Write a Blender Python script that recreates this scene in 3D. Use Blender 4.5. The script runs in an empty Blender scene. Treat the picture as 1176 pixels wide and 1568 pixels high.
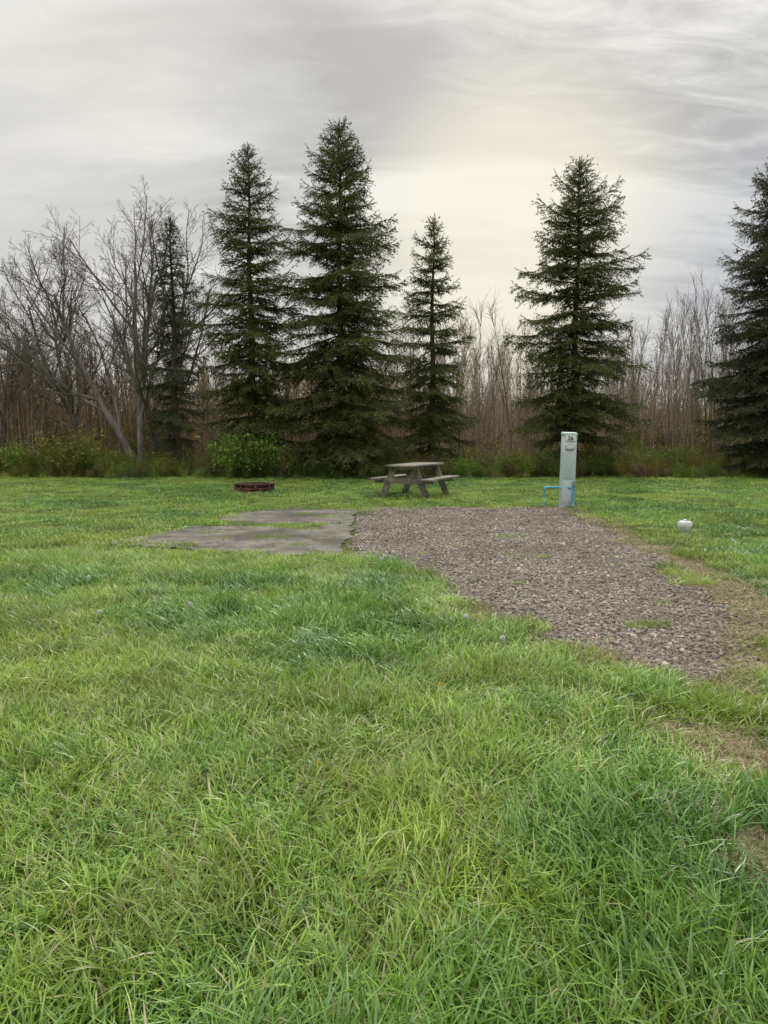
import bpy, math, random, bmesh
import numpy as np
from mathutils import Vector, Matrix, Euler
rng=np.random.default_rng(7); random.seed(7)
S=bpy.context.scene
COL=S.collection
# ------------------------------------------------------------ helpers
def mk(name,V,Fs,c=None,mat=None,smooth=False,link=True,loc=None,parent=None,an='c'):
    V=np.asarray(V,dtype=np.float32)
    me=bpy.data.meshes.new(name)
    Fs=[np.asarray(f,dtype=np.int32) for f in Fs if len(f)]
    loops=np.concatenate([f.ravel() for f in Fs])
    tot=np.concatenate([np.full(len(f),f.shape[1],dtype=np.int32) for f in Fs])
    st=np.concatenate([[0],np.cumsum(tot)[:-1]]).astype(np.int32)
    me.vertices.add(len(V)); me.vertices.foreach_set('co',V.ravel())
    me.loops.add(len(loops)); me.loops.foreach_set('vertex_index',loops)
    me.polygons.add(len(tot)); me.polygons.foreach_set('loop_start',st)
    me.update(calc_edges=True)
    if smooth: me.polygons.foreach_set('use_smooth',np.ones(len(tot),dtype=bool))
    if c is not None:
        a=me.attributes.new(an,'FLOAT','POINT'); a.data.foreach_set('value',np.asarray(c,dtype=np.float32))
    if mat: me.materials.append(mat)
    ob=bpy.data.objects.new(name,me)
    if link: COL.objects.link(ob)
    if loc is not None: ob.location=loc
    if parent is not None: ob.parent=parent
    return ob

class MB:
    def __init__(s): s.V=[];s.T=[];s.Q=[];s.C=[];s.n=0
    def add(s,V,T=None,Q=None,c=0.5):
        V=np.asarray(V,float)
        if T is not None and len(T): s.T.append(np.asarray(T)+s.n)
        if Q is not None and len(Q): s.Q.append(np.asarray(Q)+s.n)
        s.V.append(V); s.C.append(np.broadcast_to(np.asarray(c,float),(len(V),)).copy()); s.n+=len(V)
    def tube(s,P,R,k=5,c=0.5,cap=False):
        P=np.asarray(P,float);R=np.asarray(R,float);n=len(P)
        d=np.gradient(P,axis=0); d/=np.linalg.norm(d,axis=1)[:,None]+1e-9
        ref=np.array([0,0,1.]) if abs(d[:,2]).mean()<.8 else np.array([1.,0,0])
        a=np.cross(d,ref);a/=np.linalg.norm(a,axis=1)[:,None]+1e-9
        b=np.cross(d,a)
        th=np.arange(k)*2*math.pi/k
        V=P[:,None]+R[:,None,None]*(a[:,None]*np.cos(th)[None,:,None]+b[:,None]*np.sin(th)[None,:,None])
        i=np.arange(n-1)[:,None]*k; j=np.arange(k)[None]; j2=(j+1)%k
        Q=np.stack([i+j,i+j2,i+k+j2,i+k+j],-1).reshape(-1,4)
        s.add(V.reshape(-1,3),Q=Q,c=c)
    def box(s,cx,cy,cz,sx,sy,sz,M=None,c=0.5):
        V=np.array([[x,y,z] for x in(-.5,.5) for y in(-.5,.5) for z in(-.5,.5)])*[sx,sy,sz]
        if M is not None: V=V@np.array(M.to_3x3()).T
        V=V+[cx,cy,cz]
        Q=[[0,1,3,2],[4,6,7,5],[0,4,5,1],[2,3,7,6],[0,2,6,4],[1,5,7,3]]
        s.add(V,Q=Q,c=c)
    def ob(s,name,mat,**k):
        return mk(name,np.concatenate(s.V),[np.concatenate(x) for x in (s.T,s.Q) if x],c=np.concatenate(s.C),mat=mat,**k)

def hash2(i,j,seed):
    h=(i*374761393+j*668265263+seed*974634777)&0xffffffff
    h=((h^(h>>13))*1274126177)&0xffffffff
    return ((h^(h>>16))&0xffff)/65535.0
def vn(x,y,seed=0):
    x=np.asarray(x,float);y=np.asarray(y,float)
    i=np.floor(x).astype(np.int64);j=np.floor(y).astype(np.int64)
    f=x-i;g=y-j;f=f*f*(3-2*f);g=g*g*(3-2*g)
    return (hash2(i,j,seed)*(1-f)+hash2(i+1,j,seed)*f)*(1-g)+(hash2(i,j+1,seed)*(1-f)+hash2(i+1,j+1,seed)*f)*g
def fbm(x,y,seed=0,o=3):
    t=0;a=.5;n=0
    for k in range(o):
        t=t+a*vn(x*2**k,y*2**k,seed+k);n+=a;a*=.5
    return t/n
def pip(x,y,poly):
    ins=np.zeros(x.shape,bool);n=len(poly)
    for i in range(n):
        x1,y1=poly[i];x2,y2=poly[(i+1)%n]
        if y1==y2: continue
        c=((y1>y)!=(y2>y))&(x<(x2-x1)*(y-y1)/(y2-y1)+x1)
        ins^=c
    return ins

# ------------------------------------------------------------ materials
def newmat(name):
    m=bpy.data.materials.new(name);m.use_nodes=True
    nt=m.node_tree;nt.nodes.clear()
    return m,nt,nt.nodes,nt.links
def mixc(nt,fac,a,b,blend='MIX'):
    n=nt.nodes.new('ShaderNodeMix');n.data_type='RGBA';n.blend_type=blend
    for i,v in((0,fac),(6,a),(7,b)):
        sock=n.inputs[i]
        if hasattr(v,'links'): nt.links.new(v,sock)
        elif i==0: sock.default_value=v
        elif isinstance(v,(int,float)): sock.default_value=(v,v,v,1)
        else: sock.default_value=(*v,1)
    return n.outputs[2]
def noise(nt,vec,scale,detail=3,rough=.5,dist=0):
    n=nt.nodes.new('ShaderNodeTexNoise');n.inputs['Scale'].default_value=scale;n.inputs['Detail'].default_value=detail
    n.inputs['Roughness'].default_value=rough;n.inputs['Distortion'].default_value=dist
    nt.links.new(vec,n.inputs['Vector']);return n.outputs[0]
def maprange(nt,v,a,b,c=0,d=1):
    n=nt.nodes.new('ShaderNodeMapRange');n.interpolation_type='SMOOTHSTEP'
    nt.links.new(v,n.inputs[0])
    for i,x in enumerate((a,b,c,d)): n.inputs[i+1].default_value=x
    return n.outputs[0]
def math_(nt,op,a,b=None):
    n=nt.nodes.new('ShaderNodeMath');n.operation=op
    for s_,v in((n.inputs[0],a),(n.inputs[1],b)):
        if v is None: continue
        if hasattr(v,'links'): nt.links.new(v,s_)
        else: s_.default_value=v
    return n.outputs[0]
def leafmat(name,A,B,trans=.3,rough=.55,spec=.35,var=.5,big=None,bigscale=.6,dead=None):
    m,nt,N,L=newmat(name)
    at=N.new('ShaderNodeAttribute');at.attribute_name='c'
    col=mixc(nt,at.outputs['Fac'],A,B)
    if big is not None:
        geo=N.new('ShaderNodeNewGeometry')
        f=maprange(nt,noise(nt,geo.outputs['Position'],bigscale,2,.55),.40,.66)
        col=mixc(nt,math_(nt,'MULTIPLY',f,.7),col,big)
    if dead is not None: col=mixc(nt,math_(nt,'GREATER_THAN',at.outputs['Fac'],1.5),col,dead)
    oi=N.new('ShaderNodeObjectInfo')
    v=maprange(nt,oi.outputs['Random'],0,1,1-var/2,1+var/2)
    col=mixc(nt,1.0,col,v,'MULTIPLY')
    p=N.new('ShaderNodeBsdfPrincipled');L.new(col,p.inputs['Base Color']);p.inputs['Roughness'].default_value=rough
    p.inputs['Specular IOR Level'].default_value=spec
    out=N.new('ShaderNodeOutputMaterial')
    if trans>0:
        t=N.new('ShaderNodeBsdfTranslucent');L.new(col,t.inputs[0])
        mx=N.new('ShaderNodeMixShader');mx.inputs[0].default_value=trans
        L.new(p.outputs[0],mx.inputs[1]);L.new(t.outputs[0],mx.inputs[2]);L.new(mx.outputs[0],out.inputs[0])
    else: L.new(p.outputs[0],out.inputs[0])
    return m
def surfmat(name,A,B,scale=5,rough=.9,bump=.3,bscale=None,C=None,cscale=1.5,metal=0,stretch=None,spec=.3,clo=.4,chi=.65,D=None):
    m,nt,N,L=newmat(name)
    tc=N.new('ShaderNodeTexCoord');vec=tc.outputs['Object']
    if stretch:
        mp=N.new('ShaderNodeMapping');mp.inputs['Scale'].default_value=stretch;L.new(vec,mp.inputs[0]);vec=mp.outputs[0]
    n1=noise(nt,vec,scale,6,.65)
    col=mixc(nt,maprange(nt,n1,.35,.65),A,B)
    if C is not None: col=mixc(nt,maprange(nt,noise(nt,vec,cscale,4,.6),clo,chi),col,C)
    if D is not None: # ridged veins: irregular hairline cracks and stains
        r_=math_(nt,'ABSOLUTE',math_(nt,'SUBTRACT',noise(nt,vec,1.3,6,.6,.3),.5))
        col=mixc(nt,maprange(nt,r_,.002,.014,.75,0),col,D)
        col=mixc(nt,maprange(nt,noise(nt,vec,9,5,.75),.52,.66,0,.55),col,D)
    p=N.new('ShaderNodeBsdfPrincipled');L.new(col,p.inputs['Base Color']);p.inputs['Roughness'].default_value=rough
    p.inputs['Metallic'].default_value=metal;p.inputs['Specular IOR Level'].default_value=spec
    b=N.new('ShaderNodeBump');b.inputs['Strength'].default_value=bump;b.inputs['Distance'].default_value=.02
    L.new(noise(nt,vec,bscale or scale*3,5,.7),b.inputs['Height']);L.new(b.outputs[0],p.inputs['Normal'])
    out=N.new('ShaderNodeOutputMaterial');L.new(p.outputs[0],out.inputs[0]);return m

G_BIG=(.32,.42,.055);DEAD=(.46,.41,.23)
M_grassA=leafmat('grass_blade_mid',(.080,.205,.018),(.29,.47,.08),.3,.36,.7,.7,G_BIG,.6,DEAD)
M_grassB=leafmat('grass_blade_light',(.16,.30,.024),(.43,.57,.12),.3,.36,.7,.6,G_BIG,.6,DEAD)
M_grassC=leafmat('grass_blade_deep',(.055,.16,.020),(.21,.39,.08),.25,.32,.8,.7,(.20,.33,.05),.6,DEAD)
M_straw=leafmat('grass_blade_straw',(.24,.21,.09),(.54,.45,.29),.25,.7,.2,.5,dead=(.16,.28,.05))
M_clover=leafmat('clover_leaf',(.08,.21,.028),(.18,.33,.055),.3,.5,.4,.4)
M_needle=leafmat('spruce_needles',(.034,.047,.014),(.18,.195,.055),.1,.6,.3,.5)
M_needleB=leafmat('spruce_needles_bluish',(.030,.042,.020),(.14,.158,.070),.1,.6,.3,.45)
M_bark=surfmat('spruce_bark',(.07,.05,.038),(.14,.11,.09),6,.95,.8,stretch=(1,1,.4))
M_baretree=surfmat('bare_tree_bark',(.12,.105,.09),(.25,.22,.19),5,.95,.6,stretch=(1,1,.3))
M_twigR=leafmat('thicket_twigs_russet',(.17,.12,.092),(.34,.26,.20),0,.9,.1,.7)
M_twigP=leafmat('thicket_twigs_pale',(.22,.18,.145),(.45,.38,.31),0,.9,.1,.7)
M_leafO=leafmat('leaves_olive',(.15,.17,.035),(.32,.29,.07),.3,.6,.3,.6)
M_leafG=leafmat('leaves_green',(.09,.18,.025),(.22,.34,.055),.3,.55,.3,.5)
M_leafR=leafmat('leaves_rust',(.21,.13,.06),(.36,.24,.11),.3,.7,.2,.6)

# ------------------------------------------------------------ scatter (one object, instanced sources)
def scatter(name,pts,rots,scl,idx,srcs,parent=None):
    n=len(pts);me=bpy.data.meshes.new(name);me.vertices.add(n)
    me.vertices.foreach_set('co',np.asarray(pts,np.float32).ravel())
    a=me.attributes.new('rot','FLOAT_VECTOR','POINT');a.data.foreach_set('vector',np.asarray(rots,np.float32).ravel())
    a=me.attributes.new('scl','FLOAT_VECTOR','POINT');a.data.foreach_set('vector',np.asarray(scl,np.float32).ravel())
    a=me.attributes.new('idx','INT','POINT');a.data.foreach_set('value',np.asarray(idx,np.int32))
    ob=bpy.data.objects.new(name,me);COL.objects.link(ob)
    if parent is not None: ob.parent=parent
    key='src_'+srcs[0].name
    c=bpy.data.collections.get(key)
    if c is None:
        c=bpy.data.collections.new(key)
        for s_ in srcs: c.objects.link(s_)
    ng=bpy.data.node_groups.new('scatter','GeometryNodeTree')
    ng.interface.new_socket('Geometry',in_out='INPUT',socket_type='NodeSocketGeometry')
    ng.interface.new_socket('Geometry',in_out='OUTPUT',socket_type='NodeSocketGeometry')
    N=ng.nodes;L=ng.links
    gi=N.new('NodeGroupInput');go=N.new('NodeGroupOutput')
    ci=N.new('GeometryNodeCollectionInfo');ci.inputs['Collection'].default_value=c
    ci.inputs['Separate Children'].default_value=True;ci.inputs['Reset Children'].default_value=True
    ip=N.new('GeometryNodeInstanceOnPoints');ip.inputs['Pick Instance'].default_value=True
    def na(nm,t):
        x=N.new('GeometryNodeInputNamedAttribute');x.data_type=t;x.inputs['Name'].default_value=nm
        return [o for o in x.outputs if o.enabled and o.name=='Attribute'][0]
    e=N.new('FunctionNodeEulerToRotation')
    L.new(na('rot','FLOAT_VECTOR'),e.inputs[0]);L.new(e.outputs[0],ip.inputs['Rotation'])
    L.new(na('scl','FLOAT_VECTOR'),ip.inputs['Scale']);L.new(na('idx','INT'),ip.inputs['Instance Index'])
    L.new(gi.outputs[0],ip.inputs['Points']);L.new(ci.outputs[0],ip.inputs['Instance']);L.new(ip.outputs[0],go.inputs[0])
    m=ob.modifiers.new('scatter','NODES');m.node_group=ng
    return ob

# ------------------------------------------------------------ layout (metres, camera at origin looking +Y)
GRAVEL=[(-.45,15.0),(3.35,15.0),(3.35,12.5),(3.25,10),(3.15,8.9),(2.98,7.4),(2.75,6.2),(2.45,5.4),(2.1,4.75),(1.95,4.5),(1.75,4.6),(1.48,5.05),(1.2,5.45),(1.0,6.1),(.68,6.7),(.58,7.4),(.15,8.6),(-.3,9.3),(-.42,10.5)]
SLAB=[(-.52,14.7),(-1.81,14.9),(-2.86,13.8),(-2.72,12.3),(-3.2,11.8),(-3.62,10.1),(-2.0,9.35),(-1.2,9.1),(-.52,9.15)]
STRIP=[(-2.9,12.5),(-1.9,12.4),(-1.0,12.1),(-1.0,11.98),(-1.8,12.05),(-2.9,12.0)]
def jit(x,y,a=.18,f=2.2):
    return x+(fbm(x*f,y*f,11)-.5)*2*a, y+(fbm(x*f,y*f,23)-.5)*2*a*1.5
def in_gravel(x,y,a=.22): return pip(*jit(x,y,a),GRAVEL)
def in_slab(x,y):
    jx,jy=jit(x,y,.22,2); return pip(jx,jy,SLAB)&~pip(jx,jy,STRIP)
def straw(x,y):
    def g(cx,cy,rx,ry): return np.exp(-((x-cx)/rx)**2-((y-cy)/ry)**2)
    s=g(1.62,3.55,.36,.40)*.95+g(1.9,3.2,.3,.3)*.8+g(1.38,2.75,.2,.28)*.85+g(1.42,2.35,.2,.25)*.8+g(1.9,4.45,.4,.35)*1.1
    edge=np.interp(y,[4.4,6,7,9,12,15],[2.2,2.9,3.15,3.3,3.45,3.5])
    s=s+1.0*np.exp(-((x-edge-.1)/np.interp(y,[5,7,12],[.5,.5,.2]))**2)*((y>4.6)&(y<15.3))
    s=s+.9*np.exp(-((y-15.25)/.22)**2)*((x>-.5)&(x<4))
    s=s+.8*g(-.35,9.3,.25,.5)+.8*g(.9,6.3,.5,.5)+.9*g(1.4,5.1,.45,.35)
    s=s+.5*g(-.65,3.9,.2,.18)
    return s*(.1+1.75*fbm(x*4,y*4,5))

# ------------------------------------------------------------ grass tufts
def tuft(name,nb,rad,L0,L1,w,mat,lean=(.3,1.2),seed=0,seg=3,comb=None,dead=.05):
    r=np.random.default_rng(seed)
    rr=rad*np.sqrt(r.random(nb));ph=r.random(nb)*2*np.pi
    bx=rr*np.cos(ph);by=rr*np.sin(ph)
    az=r.random(nb)*2*np.pi
    if comb is not None: az=np.where(r.random(nb)<.45,comb+r.normal(0,.6,nb),az)
    Ln=L0+(L1-L0)*r.random(nb)**1.3;le=r.uniform(*lean,nb);W=w*r.uniform(.5,1.35,nb)
    tw=az+np.pi/2+r.normal(0,.5,nb)
    cc=r.random(nb);dd=r.random(nb)<dead
    V=[];C=[]
    for k in range(seg+1):
        s=k/seg
        h=Ln*le*s**1.6; z=Ln*s*(1-.42*le*s)
        x=bx+h*np.cos(az);y=by+h*np.sin(az)
        if k<seg:
            ww=W*(1-.5*s)/2
            V.append(np.stack([x-ww*np.cos(tw),y-ww*np.sin(tw),z],1));V.append(np.stack([x+ww*np.cos(tw),y+ww*np.sin(tw),z],1))
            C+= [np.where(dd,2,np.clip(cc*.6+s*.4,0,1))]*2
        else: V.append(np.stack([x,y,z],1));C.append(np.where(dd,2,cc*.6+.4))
    V=np.concatenate(V);C=np.concatenate(C)
    b=np.arange(nb);Q=[]
    for k in range(seg-1):
        a=2*k*nb
        Q.append(np.stack([a+b,a+nb+b,a+3*nb+b,a+2*nb+b],1))
    a=2*(seg-1)*nb
    T=np.stack([a+b,a+nb+b,a+2*nb+b],1)
    return mk(name,V,[T,np.concatenate(Q)],c=C,mat=mat,link=False)
def clover(name,seed):
    r=np.random.default_rng(seed);m=MB()
    for i in range(14):
        x,y=r.normal(0,.06,2);h=r.uniform(.03,.06)
        a0=r.random()*6
        for k in range(3):
            a=a0+k*2.09;d=np.array([math.cos(a),math.sin(a),0]);e=np.array([-d[1],d[0],0]);l=r.uniform(.008,.012)
            o=np.array([x,y,h]);t=r.normal(0,.003)
            m.add([o,o+d*l*.7+e*l*.55+[0,0,t],o+d*l*1.15,o+d*l*.7-e*l*.55-[0,0,t]],Q=[[0,1,2,3]],c=r.random())
    return m.ob(name,M_clover,link=False)
near=[]
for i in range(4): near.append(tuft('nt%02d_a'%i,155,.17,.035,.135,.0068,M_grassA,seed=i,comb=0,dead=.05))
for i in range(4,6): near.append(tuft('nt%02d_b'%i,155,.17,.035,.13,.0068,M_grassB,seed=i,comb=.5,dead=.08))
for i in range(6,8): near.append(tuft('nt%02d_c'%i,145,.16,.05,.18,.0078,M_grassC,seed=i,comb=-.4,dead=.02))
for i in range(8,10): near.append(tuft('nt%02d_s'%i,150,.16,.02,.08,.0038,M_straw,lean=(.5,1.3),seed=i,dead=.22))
near.append(clover('nt10_k',3)); near.append(clover('nt11_k',4))
far=[]
for i in range(3): far.append(tuft('ft%02d_a'%i,400,.42,.035,.08,.0095,M_grassA,seed=20+i,seg=2))
far.append(tuft('ft03_b',400,.42,.035,.07,.0095,M_grassB,seed=24,seg=2,dead=.08)); far.append(tuft('ft04_b',400,.42,.03,.065,.0095,M_grassB,seed=25,seg=2,dead=.08))
far.append(tuft('ft05_c',340,.40,.04,.09,.0105,M_grassC,seed=26,seg=2,dead=.02))
far.append(tuft('ft06_s',190,.26,.02,.06,.008,M_straw,lean=(.6,1.3),seed=27,seg=2,dead=.2))
def pick(x,y,near_):
    n=len(x);f=fbm(x*.8,y*.8,40)+rng.normal(0,.10,n);st=straw(x,y)+rng.normal(0,.22,n)
    if near_:
        idx=np.where(f<.38,rng.integers(6,8,n),np.where(f>.55,rng.integers(4,6,n),rng.integers(0,4,n)))
        idx=np.where(st>.5,rng.integers(8,10,n),idx)
    else:
        idx=np.where(f<.36,5,np.where(f>.52,rng.integers(3,5,n),rng.integers(0,3,n)))
        idx=np.where(st>.5,6,idx)
    return idx,st
def grass(y0,y1,sp,near_,m=2.5):
    W=.6*y1+m
    X,Y=np.meshgrid(np.arange(-W,W,sp),np.arange(y0,y1,sp));x=X.ravel();y=Y.ravel()
    x=x+rng.uniform(-.6,.6,len(x))*sp;y=y+rng.uniform(-.6,.6,len(y))*sp
    k=abs(x)<.6*y+m;x=x[k];y=y[k]
    g=in_gravel(x,y,.34);s=in_slab(x,y)
    keep=(~g&~s)|(g&(rng.random(len(x))<.09*(fbm(x*2,y*2,3)>.5)))|(s&(rng.random(len(x))<.07))
    x=x[keep];y=y[keep]
    idx,st=pick(x,y,near_)
    k=~((st>.85)&(rng.random(len(x))<.25));x=x[k];y=y[k];idx=idx[k];st=st[k]
    n=len(x)
    hs=.45+1.15*fbm(x*2.4,y*2.4,60);hs=hs*np.where(st>.4,.7,1.)
    sc=rng.uniform(.85,1.2,n)
    inside=in_gravel(x,y,.3)|in_slab(x,y);sc=np.where(inside,sc*rng.uniform(.25,.6,n),sc)
    az=(fbm(x*1.6,y*1.6,70)-.5)*16+rng.normal(0,1.0,n)
    P=np.stack([x,y,np.zeros(n)],1);R=np.stack([rng.normal(0,.08,n),rng.normal(0,.08,n),az],1)
    return P,R,np.stack([sc,sc,sc*hs],1),idx
a=grass(.5,4.6,.128,True);b=grass(4.6,9.4,.155,True)
ns=1100;kx=rng.uniform(-4,4,ns);ky=rng.uniform(1,7,ns);kk=(fbm(kx*1.2,ky*1.2,88)>.5)&~in_gravel(kx,ky)&(straw(kx,ky)<.3);kx=kx[kk];ky=ky[kk];ns=len(kx)
c_=(np.stack([kx,ky,0*kx+.015],1),np.stack([0*kx,0*kx,rng.random(ns)*6.28],1),np.ones((ns,3)),rng.integers(10,12,ns))
J=[np.concatenate([p,q,z]) for p,q,z in zip(a,b,c_)]
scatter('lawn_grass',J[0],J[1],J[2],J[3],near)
a=grass(9.3,26.0,.36,False,4)
# weeds growing along the slab's broken joint and rim
wx=np.concatenate([np.linspace(-2.9,-1.0,26),rng.uniform(-3.4,-.6,14)]);wy=np.concatenate([np.linspace(12.25,12.05,26),rng.uniform(9.6,14.6,14)])+rng.normal(0,.06,40)
s_=rng.uniform(.25,.5,40)
w_=(np.stack([wx,wy,0*wx+.02],1),np.stack([0*wx,0*wx,rng.random(40)*6.28],1),np.stack([s_,s_,s_*1.6],1),rng.integers(0,5,40))
a=[np.concatenate([p,q]) for p,q in zip(a,w_)]
scatter('lawn_grass_back',*a,far)

# ------------------------------------------------------------ ground (one sheet, finer near the pad)
def groundmat():
    m,nt,N,L=newmat('ground_soil_and_turf')
    geo=N.new('ShaderNodeNewGeometry');pos=geo.outputs['Position']
    n1=noise(nt,pos,22,6,.75);n2=noise(nt,pos,.7,4,.6)
    turf=mixc(nt,maprange(nt,n1,.38,.62),(.035,.055,.014),(.12,.16,.04))
    turf=mixc(nt,math_(nt,'MULTIPLY',maprange(nt,n2,.4,.65),.5),turf,(.12,.12,.045))
    at=N.new('ShaderNodeAttribute');at.attribute_name='c'
    dry=mixc(nt,maprange(nt,noise(nt,pos,24,6,.8),.4,.6),(.10,.08,.052),(.38,.31,.215))
    dry=mixc(nt,maprange(nt,noise(nt,pos,5,4,.7),.48,.62,0,.7),dry,(.12,.15,.045))
    turf=mixc(nt,at.outputs['Fac'],turf,dry)
    sep=N.new('ShaderNodeSeparateXYZ');L.new(pos,sep.inputs[0])
    w=math_(nt,'ADD',sep.outputs[1],math_(nt,'MULTIPLY',noise(nt,pos,.5,3),2.))
    lit=mixc(nt,maprange(nt,noise(nt,pos,6,5,.7),.35,.65),(.09,.068,.04),(.19,.15,.09))
    col=mixc(nt,maprange(nt,w,25.2,26.6),turf,lit)
    far_=mixc(nt,maprange(nt,noise(nt,pos,.05,3),.4,.6),(.18,.165,.10),(.22,.19,.14))
    col=mixc(nt,maprange(nt,w,50,70),col,far_)
    p=N.new('ShaderNodeBsdfPrincipled');L.new(col,p.inputs['Base Color']);p.inputs['Roughness'].default_value=1
    p.inputs['Specular IOR Level'].default_value=.1
    b=N.new('ShaderNodeBump');b.inputs['Strength'].default_value=.8;b.inputs['Distance'].default_value=.03
    L.new(n1,b.inputs['Height']);L.new(b.outputs[0],p.inputs['Normal'])
    o=N.new('ShaderNodeOutputMaterial');L.new(p.outputs[0],o.inputs[0]);return m
gx=np.concatenate([[-900,-200,-60,-20],np.arange(-6,6.01,.1),[20,60,200,900]]);gy=np.concatenate([[-300,-50,-5],np.arange(0,17.01,.1),[30,80,250,1500]])
X,Y=np.meshgrid(gx,gy);nx=len(gx)
I=(np.arange(len(gy)-1)[:,None]*nx+np.arange(nx-1)[None]).ravel()
cc=np.clip((straw(X,Y)-.3)/.6,0,1)*(Y<17)*(abs(X)<7)
mk('ground',np.stack([X,Y,0*X],-1).reshape(-1,3),[np.stack([I,I+1,I+nx+1,I+nx],1)],c=cc.ravel(),mat=groundmat())

def gravelmat():
    m,nt,N,L=newmat('gravel_surface')
    geo=N.new('ShaderNodeNewGeometry');pos=geo.outputs['Position']
    v=N.new('ShaderNodeTexVoronoi');v.inputs['Scale'].default_value=48;L.new(pos,v.inputs['Vector'])
    sp=N.new('ShaderNodeSeparateColor');L.new(v.outputs['Color'],sp.inputs[0])
    col=mixc(nt,sp.outputs[0],(.11,.090,.070),(.35,.30,.235))
    col=mixc(nt,maprange(nt,v.outputs['Distance'],.35,.8),col,(.05,.039,.03))
    col=mixc(nt,math_(nt,'MULTIPLY',maprange(nt,noise(nt,pos,1.2,4,.6),.4,.62),.55),col,(.11,.087,.065))
    p=N.new('ShaderNodeBsdfPrincipled');L.new(col,p.inputs['Base Color']);p.inputs['Roughness'].default_value=.9
    b=N.new('ShaderNodeBump');b.inputs['Strength'].default_value=.8;b.inputs['Distance'].default_value=.012;b.invert=True
    L.new(v.outputs['Distance'],b.inputs['Height']);L.new(b.outputs[0],p.inputs['Normal'])
    o=N.new('ShaderNodeOutputMaterial');L.new(p.outputs[0],o.inputs[0]);return m
def dens_poly(poly,step,amp,seed,f=3):
    out=[];n=len(poly)
    for i in range(n):
        a=np.array(poly[i]);b=np.array(poly[(i+1)%n]);k=max(1,int(np.linalg.norm(b-a)/step))
        for j in range(k): out.append(a+(b-a)*j/k)
    P=np.array(out)
    P[:,0]+=(fbm(P[:,0]*f,P[:,1]*f,seed)-.5)*2*amp;P[:,1]+=(fbm(P[:,0]*f,P[:,1]*f,seed+5)-.5)*2*amp
    return P
def sheet(name,P,z,mat,thick=0):
    bm=bmesh.new();vs=[bm.verts.new((x,y,z)) for x,y in P];f=bm.faces.new(vs)
    if thick:
        r=bmesh.ops.extrude_face_region(bm,geom=[f])
        vv=[g for g in r['geom'] if isinstance(g,bmesh.types.BMVert)]
        for q in vv:q.co.z+=thick
    bmesh.ops.recalc_face_normals(bm,faces=bm.faces)
    bmesh.ops.triangulate(bm,faces=[f for f in bm.faces if len(f.verts)>4])
    me=bpy.data.meshes.new(name);bm.to_mesh(me);me.materials.append(mat)
    ob=bpy.data.objects.new(name,me);COL.objects.link(ob);return ob
g=sheet('gravel_pad',dens_poly(GRAVEL,.15,.16,31),.004,gravelmat())
if g.data.polygons[0].normal.z<0: g.data.flip_normals()
M_slab=surfmat('weathered_concrete',(.15,.138,.115),(.25,.23,.195),3,.95,.6,40,C=(.10,.090,.068),cscale=.9,clo=.44,chi=.64,D=(.055,.05,.035))
sheet('concrete_slab',dens_poly(SLAB,.10,.16,35,3),-.01,M_slab,.035)
M_soil=surfmat('soil',(.06,.07,.03),(.11,.11,.05),12,1,.5)
sheet('soil_strip',dens_poly(STRIP,.1,.07,38,4),.0,M_soil,.031)

def stone(name,seed,mat):
    r=np.random.default_rng(seed)
    bm=bmesh.new();bmesh.ops.create_icosphere(bm,subdivisions=1,radius=.5)
    s=np.array([1,r.uniform(.65,.95),r.uniform(.4,.65)])
    for v in bm.verts: v.co=Vector(np.array(v.co)*s*r.uniform(.8,1.15))
    me=bpy.data.meshes.new(name);bm.to_mesh(me);me.materials.append(mat)
    return bpy.data.objects.new(name,me)
def stonemat(name,c):
    m,nt,N,L=newmat(name);oi=N.new('ShaderNodeObjectInfo')
    geo=N.new('ShaderNodeNewGeometry')
    col=mixc(nt,oi.outputs['Random'],tuple(x*.45 for x in c),tuple(x*1.6 for x in c))
    col=mixc(nt,math_(nt,'MULTIPLY',maprange(nt,noise(nt,geo.outputs['Position'],.9,3,.6),.42,.62),.5),col,(.12,.094,.07))
    p=N.new('ShaderNodeBsdfPrincipled');L.new(col,p.inputs['Base Color']);p.inputs['Roughness'].default_value=.8
    o=N.new('ShaderNodeOutputMaterial');L.new(p.outputs[0],o.inputs[0]);return m
sm=[stonemat('stone_grey',(.33,.31,.265)),stonemat('stone_pink',(.30,.245,.195)),stonemat('stone_tan',(.39,.33,.25)),stonemat('stone_dark',(.13,.108,.085))]
stones=[stone('st%02d'%i,i,sm[i%4]) for i in range(8)]
n=85000
x=rng.uniform(-1,4.2,n);y=4.2+11*rng.random(n)**1.35
k=in_gravel(x,y,.4)
k|= (straw(x,y)>.5)&(rng.random(n)<.22)
k&=~in_slab(x,y)&~((x<-.5)&(y<15))
x=x[k];y=y[k];n=len(x)
sz=rng.lognormal(math.log(.0185),.45,n).clip(.008,.055)
scatter('gravel_stones',np.stack([x,y,.004+sz*.12],1),rng.uniform(0,6.28,(n,3))*[.1,.1,1],np.stack([sz,sz,sz],1),rng.integers(0,8,n),stones)

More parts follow.
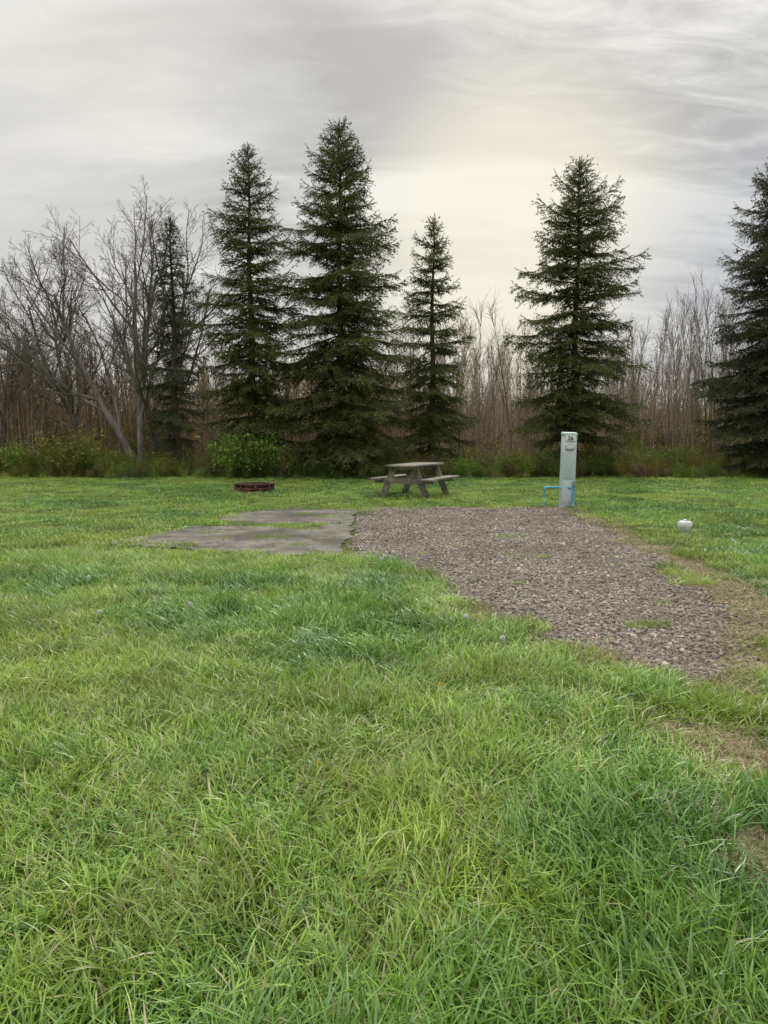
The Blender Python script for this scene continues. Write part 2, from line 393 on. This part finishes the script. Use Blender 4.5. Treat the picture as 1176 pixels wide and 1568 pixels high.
m=MB()
for i in range(560):
    x=rng.uniform(-5,5);y=rng.uniform(2,15)
    if rng.random()<.5: x=rng.uniform(.2,3.4);y=rng.uniform(5,11)
    z=.05 if not in_gravel(np.array([x]),np.array([y]))[0] else .02
    a=rng.random()*6.28;l=rng.uniform(.010,.022);d=np.array([math.cos(a),math.sin(a),rng.normal(0,.3)])*l;e=np.array([-math.sin(a),math.cos(a),rng.normal(0,.3)])*l*.6
    o=np.array([x,y,z]);m.add([o-d,o+e,o+d,o-e],Q=[[0,1,2,3]],c=rng.random())
m.ob('fallen_leaves',leafmat('dry_leaf',(.25,.18,.10),(.50,.42,.28),.2,.7,.2,.3))
md=MB();my=MB()
def puff(m,o,r,k=40,c=.8):
    for i in range(k):
        d=rng.normal(size=3);d/=np.linalg.norm(d);e=np.cross(d,rng.normal(size=3));e/=np.linalg.norm(e)
        m.add([o,o+d*r+e*r*.28,o+d*r-e*r*.28],T=[[0,1,2]],c=c)
D=[(-2.8,7.15),(-2.18,5.75),(-1.55,6.0),(-.02,7.0),(-.03,8.2),(.6,5.6),(.78,5.0),(4.4,9.6),(5.1,11),(-6.2,17.5),(-5.3,18),(-7,15),(-4.4,14),(2.6,18.5),(-6,20),(-1,19),(5,18),(3.1,20)]
for x,y in D:
    md.tube([[x,y,0],[x+.01,y,.12]],[.0015,.0015],3,.3);puff(md,np.array([x+.01,y,.135]),.019,60)
for i in range(34):
    x=rng.uniform(-6,3);y=rng.uniform(2.6,13)
    if in_gravel(np.array([x]),np.array([y]))[0]: continue
    puff(my,np.array([x,y,.08]),.010,24)
md.ob('dandelion_seedheads',leafmat('dandelion_white',(.55,.57,.52),(.80,.80,.77),.3,.8,.1,.1))
my.ob('dandelion_flowers',leafmat('dandelion_yellow',(.6,.42,.02),(.7,.5,.03),.2,.8,.1,.1))

# ------------------------------------------------------------ spruce
def branch(name,L,seed,mat,droop=.12):
    r=np.random.default_rng(seed);m=MB()
    def spine(s): return np.array([L*s,0.04*L*math.sin(3*s+seed),-droop*L*s**1.3*1.4+.18*L*s**3.2])
    segs=[]
    m.tube([spine(s) for s in np.linspace(0,1,7)],np.linspace(.012+.006*L,.004,7),4,-.0)
    def twig(p,d,l,sag):
        d=d/np.linalg.norm(d);k=max(2,int(l/.12)+1);pts=[p+d*l*t+np.array([0,0,-sag*l*t*t]) for t in np.linspace(0,1,k)]
        for i in range(k-1): segs.append((pts[i],pts[i+1],(i+1)/k))
        return pts
    ks=max(4,int(L/.105))
    for i in range(ks):
        s=.10+.86*(i+r.random()*.6)/ks;p=spine(s)
        l=(L*.46*min(1,(s+.15)*2.2)*max(0,1-s)**.75+.10)*r.uniform(.55,1.25);l=min(l,.75)
        for sd in(-1,1):
            if r.random()<.10: continue
            a=math.radians(r.uniform(34,60));d=np.array([math.cos(a),sd*math.sin(a),r.normal(-.08,.16)])
            twig(p,d,l,r.uniform(.1,.5))
            q=int(l/.10)
            for j in range(1,q):
                t=j/q;pp=p+d*l*t+np.array([0,0,-.2*l*t*t])
                for s2 in(-1,1):
                    if r.random()<.2: continue
                    aa=a*sd+s2*math.radians(r.uniform(35,60));dd=np.array([math.cos(aa),math.sin(aa),r.normal(-.3,.25)])
                    twig(pp,dd,r.uniform(.08,.18)*(1.1-t*.5),.2)
    twig(spine(.9),np.array([1,0,.45]),.1*L+.1,0)
    A=np.array([s[0] for s in segs]);B=np.array([s[1] for s in segs]);tt=np.array([s[2] for s in segs])
    ln=np.linalg.norm(B-A,axis=1);rep=np.maximum(3,(ln/.013).astype(int))
    id_=np.repeat(np.arange(len(A)),rep);n=len(id_)
    t=r.random(n);o=A[id_]+(B-A)[id_]*t[:,None];d=(B-A)[id_]/ln[id_][:,None]
    rd=r.normal(size=(n,3));rd[:,2]+=.35;rd-=d*(rd*d).sum(1)[:,None];rd/=np.linalg.norm(rd,axis=1)[:,None]
    dr=d*.7+rd*.7;dr/=np.linalg.norm(dr,axis=1)[:,None];le=r.uniform(.035,.06,n)[:,None]
    w=np.cross(dr,r.normal(size=(n,3)));w/=np.linalg.norm(w,axis=1)[:,None];w*=.0105
    V=np.stack([o-w,o+w,o+dr*le],1).reshape(-1,3);T=np.arange(3*n).reshape(-1,3)
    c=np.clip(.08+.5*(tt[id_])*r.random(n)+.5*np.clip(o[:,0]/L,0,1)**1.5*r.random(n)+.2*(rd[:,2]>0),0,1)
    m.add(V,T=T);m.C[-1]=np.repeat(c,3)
    return m.ob(name,mat,link=False)
LENS=[.3,.55,.85,1.2,1.7,2.3]
def brset(pfx,mat,s0): return [branch('%s%02d'%(pfx,i*2+v),LENS[i],s0+i*2+v,mat,droop=(.0,.02,.05,.10,.15,.18)[i]) for i in range(6) for v in range(2)]
SPA=brset('spa',M_needle,100);SPB=brset('spb',M_needleB,140)
PF=([0,.05,.12,.2,.35,.6,.8,.93,1],[.04,.17,.36,.54,.76,.88,1.0,.92,.6])
def spruce(x,y,H,R,set_,seed,z0=.7,thin=1.,lean=0,prof_=PF,gapk=1.):
    r=np.random.default_rng(seed);m=MB()
    zs=np.linspace(0,H-.15,14)
    px=lean*zs+.03*np.sin(zs*1.3+seed);rad=(.05+.010*H)*(1-zs/H)**.9+.006
    rad[0]*=1.4
    m.tube(np.stack([px,.02*np.cos(zs),zs],1),rad,9)
    t=m.ob('spruce_tree',M_bark,smooth=True,loc=(x,y,0))
    P=[];Rr=[];Sc=[];I=[]
    def add(z,az,ln,tilt):
        i=int(np.argmin([abs(math.log(ln/l)) for l in LENS]));s=ln/LENS[i]
        P.append([lean*z,0,z]);Rr.append([r.normal(0,.15),-tilt,az]);Sc.append([s,s,s*r.uniform(.9,1.2)]);I.append(i*2+r.integers(0,2))
    for k in range(4): add(H-.32-.05*k,r.random()*6.28,.25,math.radians(r.uniform(74,87)))
    sect=r.uniform(.80,1.17,8)
    z=H-.42
    while z>z0:
        f=(H-z)/(H-z0)
        rr=R*np.interp(f,*prof_)*r.uniform(.80,1.14)
        gap=(.20+.26*min(1,f*2.2))*gapk
        nb=int(round((4.6+3.2*min(1,f*1.8))*thin))
        a0=r.random()*6.28
        tl=np.interp(f,[0,.1,.3,.6,1],[48,34,14,0,-12])
        for k in range(nb):
            az=a0+k*6.28/nb+r.normal(0,.16);sc=sect[int(az/6.2832*8)%8]
            tt=math.radians(tl+r.normal(0,7))
            ln=min(2.75,max(.2,rr*sc*r.uniform(.66,1.14)))
            add(z+r.normal(0,.05),az,ln,tt)
        for k in range(int(round(3.4*thin))):
            ln=max(.2,rr*r.uniform(.3,.65));add(z-gap*r.uniform(.2,.8),r.random()*6.28,ln,math.radians(tl+r.normal(4,10)))
        z-=gap*r.uniform(.8,1.2)
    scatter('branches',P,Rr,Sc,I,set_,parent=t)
    m=MB()
    for k in range(26):
        zz=r.uniform(.3,z0+1.6);a=r.random()*6.28;l=r.uniform(.4,1.3)
        m.tube([[lean*zz,0,zz],[math.cos(a)*l*.5,math.sin(a)*l*.5,zz-.02],[math.cos(a)*l,math.sin(a)*l,zz-.2*l]],[.015,.01,.004],3)
    m.ob('dead_limbs',M_bark,parent=t)
    return t
spruce(-7.0,26.0,8.6,1.2,SPB,1,z0=.4,thin=.8,gapk=1.05)
spruce(-4.3,25.3,10.6,1.85,SPA,2,z0=1.0,thin=1.05)
spruce(-1.4,25.0,11.15,2.6,SPA,3,z0=.9,thin=1.25)
spruce(1.62,26.0,8.5,1.8,SPA,4,z0=.9,thin=.95,prof_=([0,.05,.2,.44,.7,.9,1],[.04,.17,.46,.66,.95,1,.7]))
spruce(6.2,25.3,10.15,2.4,SPA,5,z0=1.5,thin=1.2,prof_=([0,.05,.13,.33,.55,.75,.92,1],[.04,.17,.36,.74,.86,.98,1,.7]))
spruce(12.5,25.0,10.2,2.95,SPB,6,z0=.5,thin=1.25)

# ------------------------------------------------------------ bare trees
def bare(x,y,H,seed,lean=(0,0),stems=1,r0=.11):
    r=np.random.default_rng(seed);m=MB()
    def grow(p,d,L,rad,dep):
        n=(8,6,4,3,2)[dep]
        pts=[p];d=d/np.linalg.norm(d)
        for i in range(n):
            d=d+r.normal(0,(.08,.10,.11,.13,.13)[dep],3)+np.array([0,0,(.05,.08,.08,.06,.04)[dep]]);d/=np.linalg.norm(d)
            pts.append(pts[-1]+d*L/n)
        pts=np.array(pts);R=np.linspace(rad,max(.0055,rad*(.3 if dep<3 else .5)),n+1)
        m.tube(pts,R,(8,6,4,3,3)[dep])
        if dep>=4: return
        nc=(11,8,6,4)[dep];t0=(.22,.2,.15,.15)[dep]
        for j in range(nc):
            t=t0+(1-t0)*(j+r.random())/nc;t=min(t,.99);fi=t*n;i=int(fi);pp=pts[i]+(pts[i+1]-pts[i])*(fi-i)
            ax=(pts[i+1]-pts[i]);ax/=np.linalg.norm(ax)
            pr=np.cross(ax,r.normal(size=3));pr/=np.linalg.norm(pr)
            ang=math.radians(r.uniform(25,55));dd=ax*math.cos(ang)+pr*math.sin(ang)
            grow(pp,dd,L*(1.05-.55*t)*(.68,.55,.5,.5)[dep]*r.uniform(.7,1.15),np.interp(t,[0,1],[rad,rad*.4])*.55,dep+1)
    for s_ in range(stems):
        a=r.random()*6.28
        d=np.array([lean[0]+(.28*math.cos(a) if stems>1 else 0),lean[1]+(.2*math.sin(a) if stems>1 else 0),1])
        grow(np.array([0,0,0.]),d,H*.8,r0,0)
    return m.ob('bare_tree',M_baretree,smooth=True,loc=(x,y,0))
bare(-8.3,26.2,8.8,11,lean=(-.34,0),stems=2,r0=.15)
bare(-7.9,27.5,9.2,12,lean=(-.03,0),stems=2,r0=.13)
bare(-10.6,28.0,7.7,15,lean=(-.2,0),stems=2,r0=.10)
bare(-14.2,28.5,6.0,18,lean=(.15,0),stems=2,r0=.08)

# ------------------------------------------------------------ thicket
def sapling(name,H,seed,mat,nb=16,leaves=None,ang=(14,34)):
    r=np.random.default_rng(seed);m=MB()
    bend=r.normal(0,.05,2)
    def P(t): return np.array([bend[0]*H*t*t,bend[1]*H*t*t,H*t])
    m.tube([P(t) for t in np.linspace(0,1,5)],np.linspace(.028,.005,5),4,c=r.random())
    for k in range(3): # companion stems from the same root
        a=r.random()*6.28;q=r.uniform(.2,.5);h=H*r.uniform(.4,.75)
        m.tube([[math.cos(a)*q,math.sin(a)*q,0],[math.cos(a)*q*1.3+r.normal(0,.1),math.sin(a)*q*1.3+r.normal(0,.1),h]],[.02,.005],3,c=r.random())
    tips=[]
    for i in range(nb):
        t=.25+.72*r.random();a=r.random()*6.28;g=math.radians(r.uniform(*ang));l=H*(1.05-t)*r.uniform(.3,.6)+.2
        d=np.array([math.cos(a)*math.sin(g),math.sin(a)*math.sin(g),math.cos(g)]);p=P(t);c=r.random()
        m.tube([p,p+d*l],[.010,.004],3,c=c)
        for k in range(4):
            q=p+d*l*r.uniform(.2,.95);dd=d+r.normal(0,.42,3);dd/=np.linalg.norm(dd);e=q+dd*r.uniform(.2,.6)
            m.tube([q,e],[.006,.003],3,c=c);tips.append(e)
    ob=m.ob(name,mat,link=False)
    if leaves:
        ob.data.materials.append(leaves);T=np.array(tips);n=len(T)*3
        c=T[r.integers(0,len(T),n)]+r.normal(0,.10,(n,3));u=r.normal(size=(n,3));u/=np.linalg.norm(u,axis=1)[:,None];v=np.cross(u,r.normal(size=(n,3)));v/=np.linalg.norm(v,axis=1)[:,None]
        u*=.032;v*=.02
        lf=mk('tmp',np.stack([c-u,c+v,c+u,c-v],1).reshape(-1,3),[np.arange(4*n).reshape(-1,4)],c=np.repeat(r.random(n),4),link=False)
        bm=bmesh.new();bm.from_mesh(ob.data);k=len(bm.faces);bm.from_mesh(lf.data);bm.faces.ensure_lookup_table()
        for f in bm.faces[k:]: f.material_index=1
        bm.to_mesh(ob.data);bm.free();bpy.data.objects.remove(lf)
    return ob
sap=[sapling('sp00',4.6,1,M_twigR),sapling('sp01',4.2,2,M_twigR,20),sapling('sp02',5.0,3,M_twigR,18,M_leafR),sapling('sp03',4.0,4,M_twigR,18,M_leafO),
     sapling('sp04',6.3,5,M_twigP,18,None,(8,24)),sapling('sp05',6.0,6,M_twigP,16,None,(8,24)),sapling('sp06',5.6,7,M_twigP,18,M_leafO,(8,26))]
n=1500
x=rng.uniform(-34,36,n);y=27.0+18*rng.random(n)**1.2
right=(x+rng.normal(0,2,n))>1.5
idx=np.where(right,rng.integers(4,7,n),rng.integers(0,4,n))
idx=np.where(rng.random(n)<.22,rng.integers(0,7,n),idx)
sc=rng.uniform(.62,1.08,n)*(1+.45*(fbm(x*.4,y*.4,9)-.5))
scatter('thicket_saplings',np.stack([x,y,0*x],1),np.stack([rng.normal(0,.05,n),rng.normal(0,.05,n),rng.random(n)*6.28],1),np.stack([sc,sc,sc],1),idx,sap)

def shrubsrc(name,seed,mat,n=420,h=1.,stem=M_twigR,ls=.035):
    r=np.random.default_rng(seed);m=MB();tips=[]
    for i in range(14):
        a=r.random()*6.28;g=r.uniform(.1,.75);d=np.array([math.cos(a)*math.sin(g),math.sin(a)*math.sin(g),math.cos(g)])
        l=h*r.uniform(.7,1.1);q=d*l*.5+[0,0,.05];e=d*l+r.normal(0,.06,3);m.tube([[0,0,0],q,e],[.01,.007,.003],3)
        for k in range(7):
            b=q+(e-q)*r.uniform(-.4,1);f=b+(d+r.normal(0,.6,3))*.22;f[2]=max(.03,f[2]);m.tube([b,f],[.004,.002],3);tips+= [b,f]
    T=np.array(tips);c=T[r.integers(0,len(T),n)]+r.normal(0,.06,(n,3));c[:,2]=abs(c[:,2])
    u=r.normal(size=(n,3));u/=np.linalg.norm(u,axis=1)[:,None];v=np.cross(u,r.normal(size=(n,3)));v/=np.linalg.norm(v,axis=1)[:,None]
    s_=r.uniform(.6,1.2,(n,1));u=u*ls*s_;v=v*ls*.6*s_
    m.add(np.stack([c-u,c+v,c+u,c-v],1).reshape(-1,3),Q=np.arange(4*n).reshape(-1,4));m.C[-1]=np.repeat(r.random(n),4)
    return m.ob(name,mat,link=False)
M_weed=leafmat('tall_weeds',(.20,.21,.06),(.44,.41,.16),.3,.7,.2,.5)
shr=[shrubsrc('sh00',1,M_leafG),shrubsrc('sh01',2,M_leafO),shrubsrc('sh02',3,M_leafO,300),shrubsrc('sh03',4,M_leafR,260),shrubsrc('sh04',5,M_twigR,120),
     tuft('sh05',160,.30,.35,.95,.016,M_weed,lean=(.1,.6),seed=90,dead=0),tuft('sh06',160,.30,.3,.8,.016,M_grassA,lean=(.1,.7),seed=91)]
n=2100
x=rng.uniform(-26,28,n);y=24.5+ (fbm(x*.5,x*0,2)-.5)*1.4+3.2*rng.random(n)**1.5
idx=rng.choice(7,n,p=[.22,.20,.12,.05,.07,.18,.16]);s_=rng.uniform(.3,.8,n)*(1+.7*(fbm(x*.6,y*.6,77)-.35)*2)
s_=np.where(y<25.2,s_*.65,s_)
scatter('undergrowth',np.stack([x,y,0*x],1),np.stack([0*x,0*x,rng.random(n)*6.28],1),np.stack([s_,s_,s_],1),idx,shr)
n=750
x=rng.uniform(-34,36,n);y=rng.uniform(28.5,44,n);idx=rng.choice([1,2,3,4,5],n,p=[.2,.15,.15,.3,.2]);s_=rng.uniform(.9,2.1,n)
scatter('thicket_brush',np.stack([x,y,0*x],1),np.stack([0*x,0*x,rng.random(n)*6.28],1),np.stack([s_,s_,s_],1),idx,shr)
def shrub(x,y,s,k,m_):
    P=rng.normal(0,.32*s,(k,3))*[1,.8,0];sc=rng.uniform(.7,1.,k)*s
    e=bpy.data.objects.new('shrub',None);COL.objects.link(e);e.location=(x,y,0)
    scatter('leaves',P,np.stack([0*sc,0*sc,rng.random(k)*6.28],1),np.stack([sc,sc,sc],1),rng.choice(m_,k),shr,parent=e)
shrub(-4.6,24.4,1.5,9,[0,0,1]);shrub(-3.6,24.6,1.0,6,[0,0,1]);shrub(-10.2,25.0,1.4,9,[0,1,1]);shrub(-9.2,25.2,.9,6,[0,1]);shrub(-12.6,25.6,1.1,6,[1,0])
n=300
x=rng.uniform(-100,100,n);y=rng.uniform(75,105,n);s_=rng.uniform(.9,1.4,n)
scatter('distant_treeline',np.stack([x,y,0*x],1),np.stack([0*x,0*x,rng.random(n)*6.28],1),np.stack([s_*2.2,s_*2.2,s_*.85],1),rng.integers(0,7,n),sap)
n=350
x=rng.uniform(-100,100,n);y=rng.uniform(74,100,n);s_=rng.uniform(2.5,4.2,n)
scatter('distant_brush',np.stack([x,y,0*x],1),np.stack([0*x,0*x,rng.random(n)*6.28],1),np.stack([s_*2,s_*2,s_],1),rng.choice([1,3,4],n),shr)

# ------------------------------------------------------------ bevel helper
def bev(ob,w=.004):
    b=ob.modifiers.new('bevel','BEVEL');b.width=w;b.segments=2;b.limit_method='ANGLE';return ob
def empty(name,loc,rz=0):
    e=bpy.data.objects.new(name,None);COL.objects.link(e);e.location=loc;e.rotation_euler=(0,0,rz);return e
# ------------------------------------------------------------ picnic table
M_wood=surfmat('weathered_wood',(.20,.18,.15),(.33,.30,.255),7,.85,.4,20,C=(.10,.09,.07),cscale=2,stretch=(1,.15,1))
T=empty('picnic_table',(.72,17.75,0),-math.radians(25))
m=MB()
for i in range(5): m.box((i-2)*.146,0,.745,.138,1.83,.038)
bev(m.ob('table_top',M_wood,parent=T))
for sd,nm in((-1,'bench_left'),(1,'bench_right')):
    m=MB()
    for i in range(2): m.box(sd*(.625+(i-.5)*.146),0,.445,.138,1.83,.038)
    bev(m.ob(nm,M_wood,parent=T))
for yy,nm in((-.62,'frame_near'),(.62,'frame_far')):
    m=MB()
    for sd in(-1,1):
        a=math.atan2(.30,.72);l=.80
        m.box(sd*.40,yy,.36,.14,.038,l,Matrix.Rotation(-sd*a,4,'Y'))
    m.box(0,yy-.04,.405,1.42,.036,.12);m.box(0,yy-.04,.69,.70,.036,.08)
    s_=1 if yy<0 else -1
    m.box(0,yy+s_*.26,.555,.09,.038,.62,Matrix.Rotation(-s_*math.radians(50),4,'X'))
    bev(m.ob(nm,M_wood,parent=T))
# ------------------------------------------------------------ fire ring
M_rust=surfmat('rusted_steel',(.105,.045,.032),(.19,.09,.062),9,.9,.4,30,C=(.06,.034,.027),cscale=4)
F=empty('fire_ring',(-3.2,18.95,0))
prof=[(.43,0),(.475,0),(.475,.055),(.45,.062),(.45,.075),(.475,.082),(.475,.135),(.45,.142),(.45,.155),(.475,.162),(.48,.215),(.495,.22),(.495,.232),(.43,.232),(.43,0)]
k=48;V=[];Q=[]
for i in range(k):
    a=i*2*math.pi/k
    for r_,z in prof: V.append((r_*math.cos(a),r_*math.sin(a),z))
np_=len(prof)
for i in range(k):
    for j in range(np_-1): Q.append([i*np_+j,((i+1)%k)*np_+j,((i+1)%k)*np_+j+1,i*np_+j+1])
mk('steel_ring',V,[Q],mat=M_rust,parent=F)
m=MB()
for i in range(8):
    a=i*math.pi/4+.2;m.box(.482*math.cos(a),.482*math.sin(a),.11,.012,.05,.21,Matrix.Rotation(a,4,'Z'))
m.ob('brackets',M_rust,parent=F)
m=MB();th=np.linspace(0,6.283,24)[:-1]
V=[(0,0,.03)]+[(.425*math.cos(a),.425*math.sin(a),.025) for a in th];m.add(V,T=[[0,i+1,(i+1)%23+1] for i in range(23)])
m.ob('ash_bed',surfmat('ash',(.05,.05,.048),(.14,.13,.12),14,1,.6),parent=F)
# ------------------------------------------------------------ utility pedestal
M_ped=surfmat('pedestal_paint',(.46,.56,.56),(.57,.66,.65),4,.6,.12,20,C=(.36,.41,.38),cscale=5,stretch=(1,1,.4),clo=.5,chi=.75)
M_white=surfmat('white_plate',(.70,.71,.70),(.78,.79,.77),5,.5,.05)
M_black=surfmat('black_paint',(.02,.02,.02),(.03,.03,.03),5,.6,.05)
M_pipe=surfmat('blue_pipe',(.07,.34,.55),(.13,.43,.62),5,.5,.1,C=(.45,.58,.62),cscale=5,clo=.55,chi=.66)
M_dark=surfmat('grey_plastic',(.18,.19,.19),(.25,.26,.26),5,.6,.1)
Pd=empty('utility_pedestal',(3.62,15.2,0))
Pd.rotation_euler=(0,math.radians(1.2),math.radians(4))
m=MB();m.box(0,0,.70,.27,.16,1.44);bev(m.ob('post_body',M_ped,parent=Pd),.008)
m=MB();m.box(0,-.0,1.455,.285,.18,.06,Matrix.Rotation(math.radians(6),4,'X'));bev(m.ob('cap',M_ped,parent=Pd),.008)
m=MB();m.box(0,-.084,.93,.235,.012,.70);m.box(0,-.084,.32,.235,.012,.42);bev(m.ob('door_panels',M_ped,parent=Pd),.003)
m=MB();m.box(0,-.094,1.37,.20,.008,.11);bev(m.ob('number_plate',M_white,parent=Pd),.002)
def oval(name,cx,y,cz,a,b,dep,mat):
    k=24;V=[];
    for j,(yy,s_) in enumerate(((y,1),(y-dep,1),(y-dep-.004,.9))):
        for i in range(k):
            t=i*2*math.pi/k;ct=math.copysign(abs(math.cos(t))**.6,math.cos(t));stt=math.copysign(abs(math.sin(t))**.6,math.sin(t))
            V.append((cx+a*s_*ct,yy,cz+b*s_*stt))
    Q=[[j*k+i,j*k+(i+1)%k,(j+1)*k+(i+1)%k,(j+1)*k+i] for j in range(2) for i in range(k)]
    V.append((cx,y-dep-.004,cz));T=[[2*k+i,2*k+(i+1)%k,3*k] for i in range(k)]
    return mk(name,V,[T,Q],mat=mat,parent=Pd)
oval('outlet_rim',0,-.09,1.19,.095,.055,.012,M_dark);oval('outlet_cover',0,-.102,1.19,.082,.043,.012,M_ped)
tx=bpy.data.curves.new('n','FONT');tx.body='26';tx.size=.115;tx.align_x='CENTER';tx.align_y='CENTER';tx.extrude=.001;tx.offset=.0025
to=bpy.data.objects.new('n',tx);COL.objects.link(to)
bpy.context.view_layer.update()
me=bpy.data.meshes.new_from_object(to.evaluated_get(bpy.context.evaluated_depsgraph_get()));bpy.data.objects.remove(to)
me.materials.clear();me.materials.append(M_black)
no=bpy.data.objects.new('number_26',me);COL.objects.link(no);no.parent=Pd;no.location=(0,-.1005,1.37);no.rotation_euler=(math.pi/2,0,0)
m=MB()
m.tube([[-.46,-.02,0],[-.46,-.02,.36],[-.455,-.02,.385],[-.43,-.02,.40],[-.15,-.02,.40],[.05,-.1,.40]],[.022]*6,10)
m.tube([[-.46,-.02,.05],[-.46,-.02,.10]],[.029,.029],10);m.tube([[-.46,-.02,.33],[-.46,-.02,.385]],[.029,.029],10);m.tube([[-.40,-.02,.40],[-.36,-.02,.40]],[.029,.029],10)
m.tube([[.10,-.12,0],[.10,-.12,.44]],[.022,.022],10)
m.ob('water_pipe',M_pipe,smooth=True,parent=Pd)
m=MB();m.tube([[.10,-.12,.42],[.10,-.12,.50]],[.026,.022],10);m.tube([[.10,-.14,.46],[.10,-.20,.44]],[.016,.014],8);m.box(.10,-.12,.525,.09,.02,.015)
m.ob('tap',M_dark,parent=Pd)
# ------------------------------------------------------------ sewer cap
Sw=empty('sewer_hookup',(4.42,11.2,0))
M_pvc=surfmat('white_pvc',(.62,.63,.62),(.72,.73,.72),8,.4,.05)
def lathe(name,prof,k,mat,parent,mod=None,smooth=False):
    V=[];Q=[]
    for i in range(k):
        a=i*2*math.pi/k
        for j,(r_,z) in enumerate(prof):
            rr=r_*(mod(i,j) if mod else 1);V.append((rr*math.cos(a),rr*math.sin(a),z))
    n_=len(prof)
    for i in range(k):
        for j in range(n_-1): Q.append([i*n_+j,((i+1)%k)*n_+j,((i+1)%k)*n_+j+1,i*n_+j+1])
    return mk(name,V,[Q],mat=mat,parent=parent,smooth=smooth)
lathe('pipe_riser',[(.072,0),(.072,.055),(.086,.062),(.088,.10)],32,M_pvc,Sw)
lathe('round_cap',[(.088,.10),(.100,.104),(.102,.13),(.101,.165),(.094,.186),(.07,.196),(.05,.199),(.0005,.20)],32,M_pvc,Sw,lambda i,j:.88 if (i%8<2 and 0<j<5) else 1,smooth=True)
m=MB();m.box(0,0,.208,.03,.09,.024);bev(m.ob('grip_lug',M_pvc,parent=Sw),.004)

# ------------------------------------------------------------ world, sun, camera
w=bpy.data.worlds.new('World');S.world=w;w.use_nodes=True;nt=w.node_tree;N=nt.nodes;L=nt.links;N.clear()
sunaz=math.radians(8);sunel=math.radians(38)
sky=N.new('ShaderNodeTexSky');sky.sky_type='NISHITA';sky.sun_disc=False;sky.sun_elevation=sunel;sky.sun_rotation=sunaz;sky.dust_density=3
tc=N.new('ShaderNodeTexCoord');gen=tc.outputs['Generated'];sep=N.new('ShaderNodeSeparateXYZ');L.new(gen,sep.inputs[0])
zz=math_(nt,'ADD',math_(nt,'MAXIMUM',sep.outputs[2],0.0),.28)
cb=N.new('ShaderNodeCombineXYZ');L.new(math_(nt,'DIVIDE',sep.outputs[0],zz),cb.inputs[0]);L.new(math_(nt,'DIVIDE',sep.outputs[1],zz),cb.inputs[1])
mp=N.new('ShaderNodeMapping');mp.inputs['Rotation'].default_value=(0,0,math.radians(-20));mp.inputs['Scale'].default_value=(1.1,3.0,1);mp.inputs['Location'].default_value=(5.3,2.2,0);L.new(cb.outputs[0],mp.inputs[0])
c1=noise(nt,mp.outputs[0],.95,3,.5,.6);c2=noise(nt,mp.outputs[0],4.6,5,.6,.6)
rw=maprange(nt,sep.outputs[0],-.15,.40,.18,.62)
cl=math_(nt,'ADD',math_(nt,'MULTIPLY',c1,.72),math_(nt,'MULTIPLY',math_(nt,'SUBTRACT',c2,.5),rw))
cl=math_(nt,'ADD',cl,.15)
rp=N.new('ShaderNodeValToRGB');L.new(cl,rp.inputs[0]);e=rp.color_ramp.elements
e[0].position=.40;e[0].color=(.47,.47,.465,1);e[1].position=.62;e[1].color=(.86,.855,.82,1);q=e.new(.5);q.color=(.61,.61,.59,1)
col=rp.outputs[0]
def lobe(d,a,b):
    d=Vector(d).normalized();n_=N.new('ShaderNodeVectorMath');n_.operation='DOT_PRODUCT';L.new(gen,n_.inputs[0]);n_.inputs[1].default_value=d
    return maprange(nt,n_.outputs['Value'],a,b)
col=mixc(nt,math_(nt,'MULTIPLY',lobe((.16,.95,.22),.97,1.0),.8),col,(.94,.89,.75))
col=mixc(nt,math_(nt,'MULTIPLY',lobe((-.42,.85,.42),.94,1.0),.5),col,(.82,.80,.74))
col=mixc(nt,math_(nt,'MULTIPLY',lobe((.46,.9,.12),.965,1.0),.6),col,(.45,.48,.55))
col=mixc(nt,math_(nt,'MULTIPLY',lobe((-.5,.9,.10),.95,1.0),.45),col,(.66,.65,.65))
bst=maprange(nt,sep.outputs[2],.48,.95,1.0,3.6)
bg2=N.new('ShaderNodeBackground');L.new(col,bg2.inputs[0]);L.new(bst,bg2.inputs[1])
bg1=N.new('ShaderNodeBackground');L.new(sky.outputs[0],bg1.inputs[0]);bg1.inputs[1].default_value=.08
mx=N.new('ShaderNodeMixShader');mx.inputs[0].default_value=.95;L.new(bg1.outputs[0],mx.inputs[1]);L.new(bg2.outputs[0],mx.inputs[2])
o=N.new('ShaderNodeOutputWorld');L.new(mx.outputs[0],o.inputs[0])
ld=bpy.data.lights.new('sun','SUN');ld.energy=1.5;ld.angle=math.radians(20);ld.color=(1,.94,.85)
lo=bpy.data.objects.new('sun',ld);COL.objects.link(lo)
d=-Vector((math.sin(sunaz)*math.cos(sunel),math.cos(sunaz)*math.cos(sunel),math.sin(sunel)));lo.rotation_euler=d.to_track_quat('-Z','Y').to_euler();lo.location=(0,0,30)
cd=bpy.data.cameras.new('camera');cd.sensor_fit='HORIZONTAL';cd.sensor_width=36;cd.lens=36;cd.clip_start=.05;cd.clip_end=4000
co=bpy.data.objects.new('camera',cd);COL.objects.link(co);co.location=(0,0,1.5);co.rotation_euler=(math.radians(90-5.97),0,0);S.camera=co
S.view_settings.view_transform='Standard';S.view_settings.look='None';S.view_settings.exposure=0
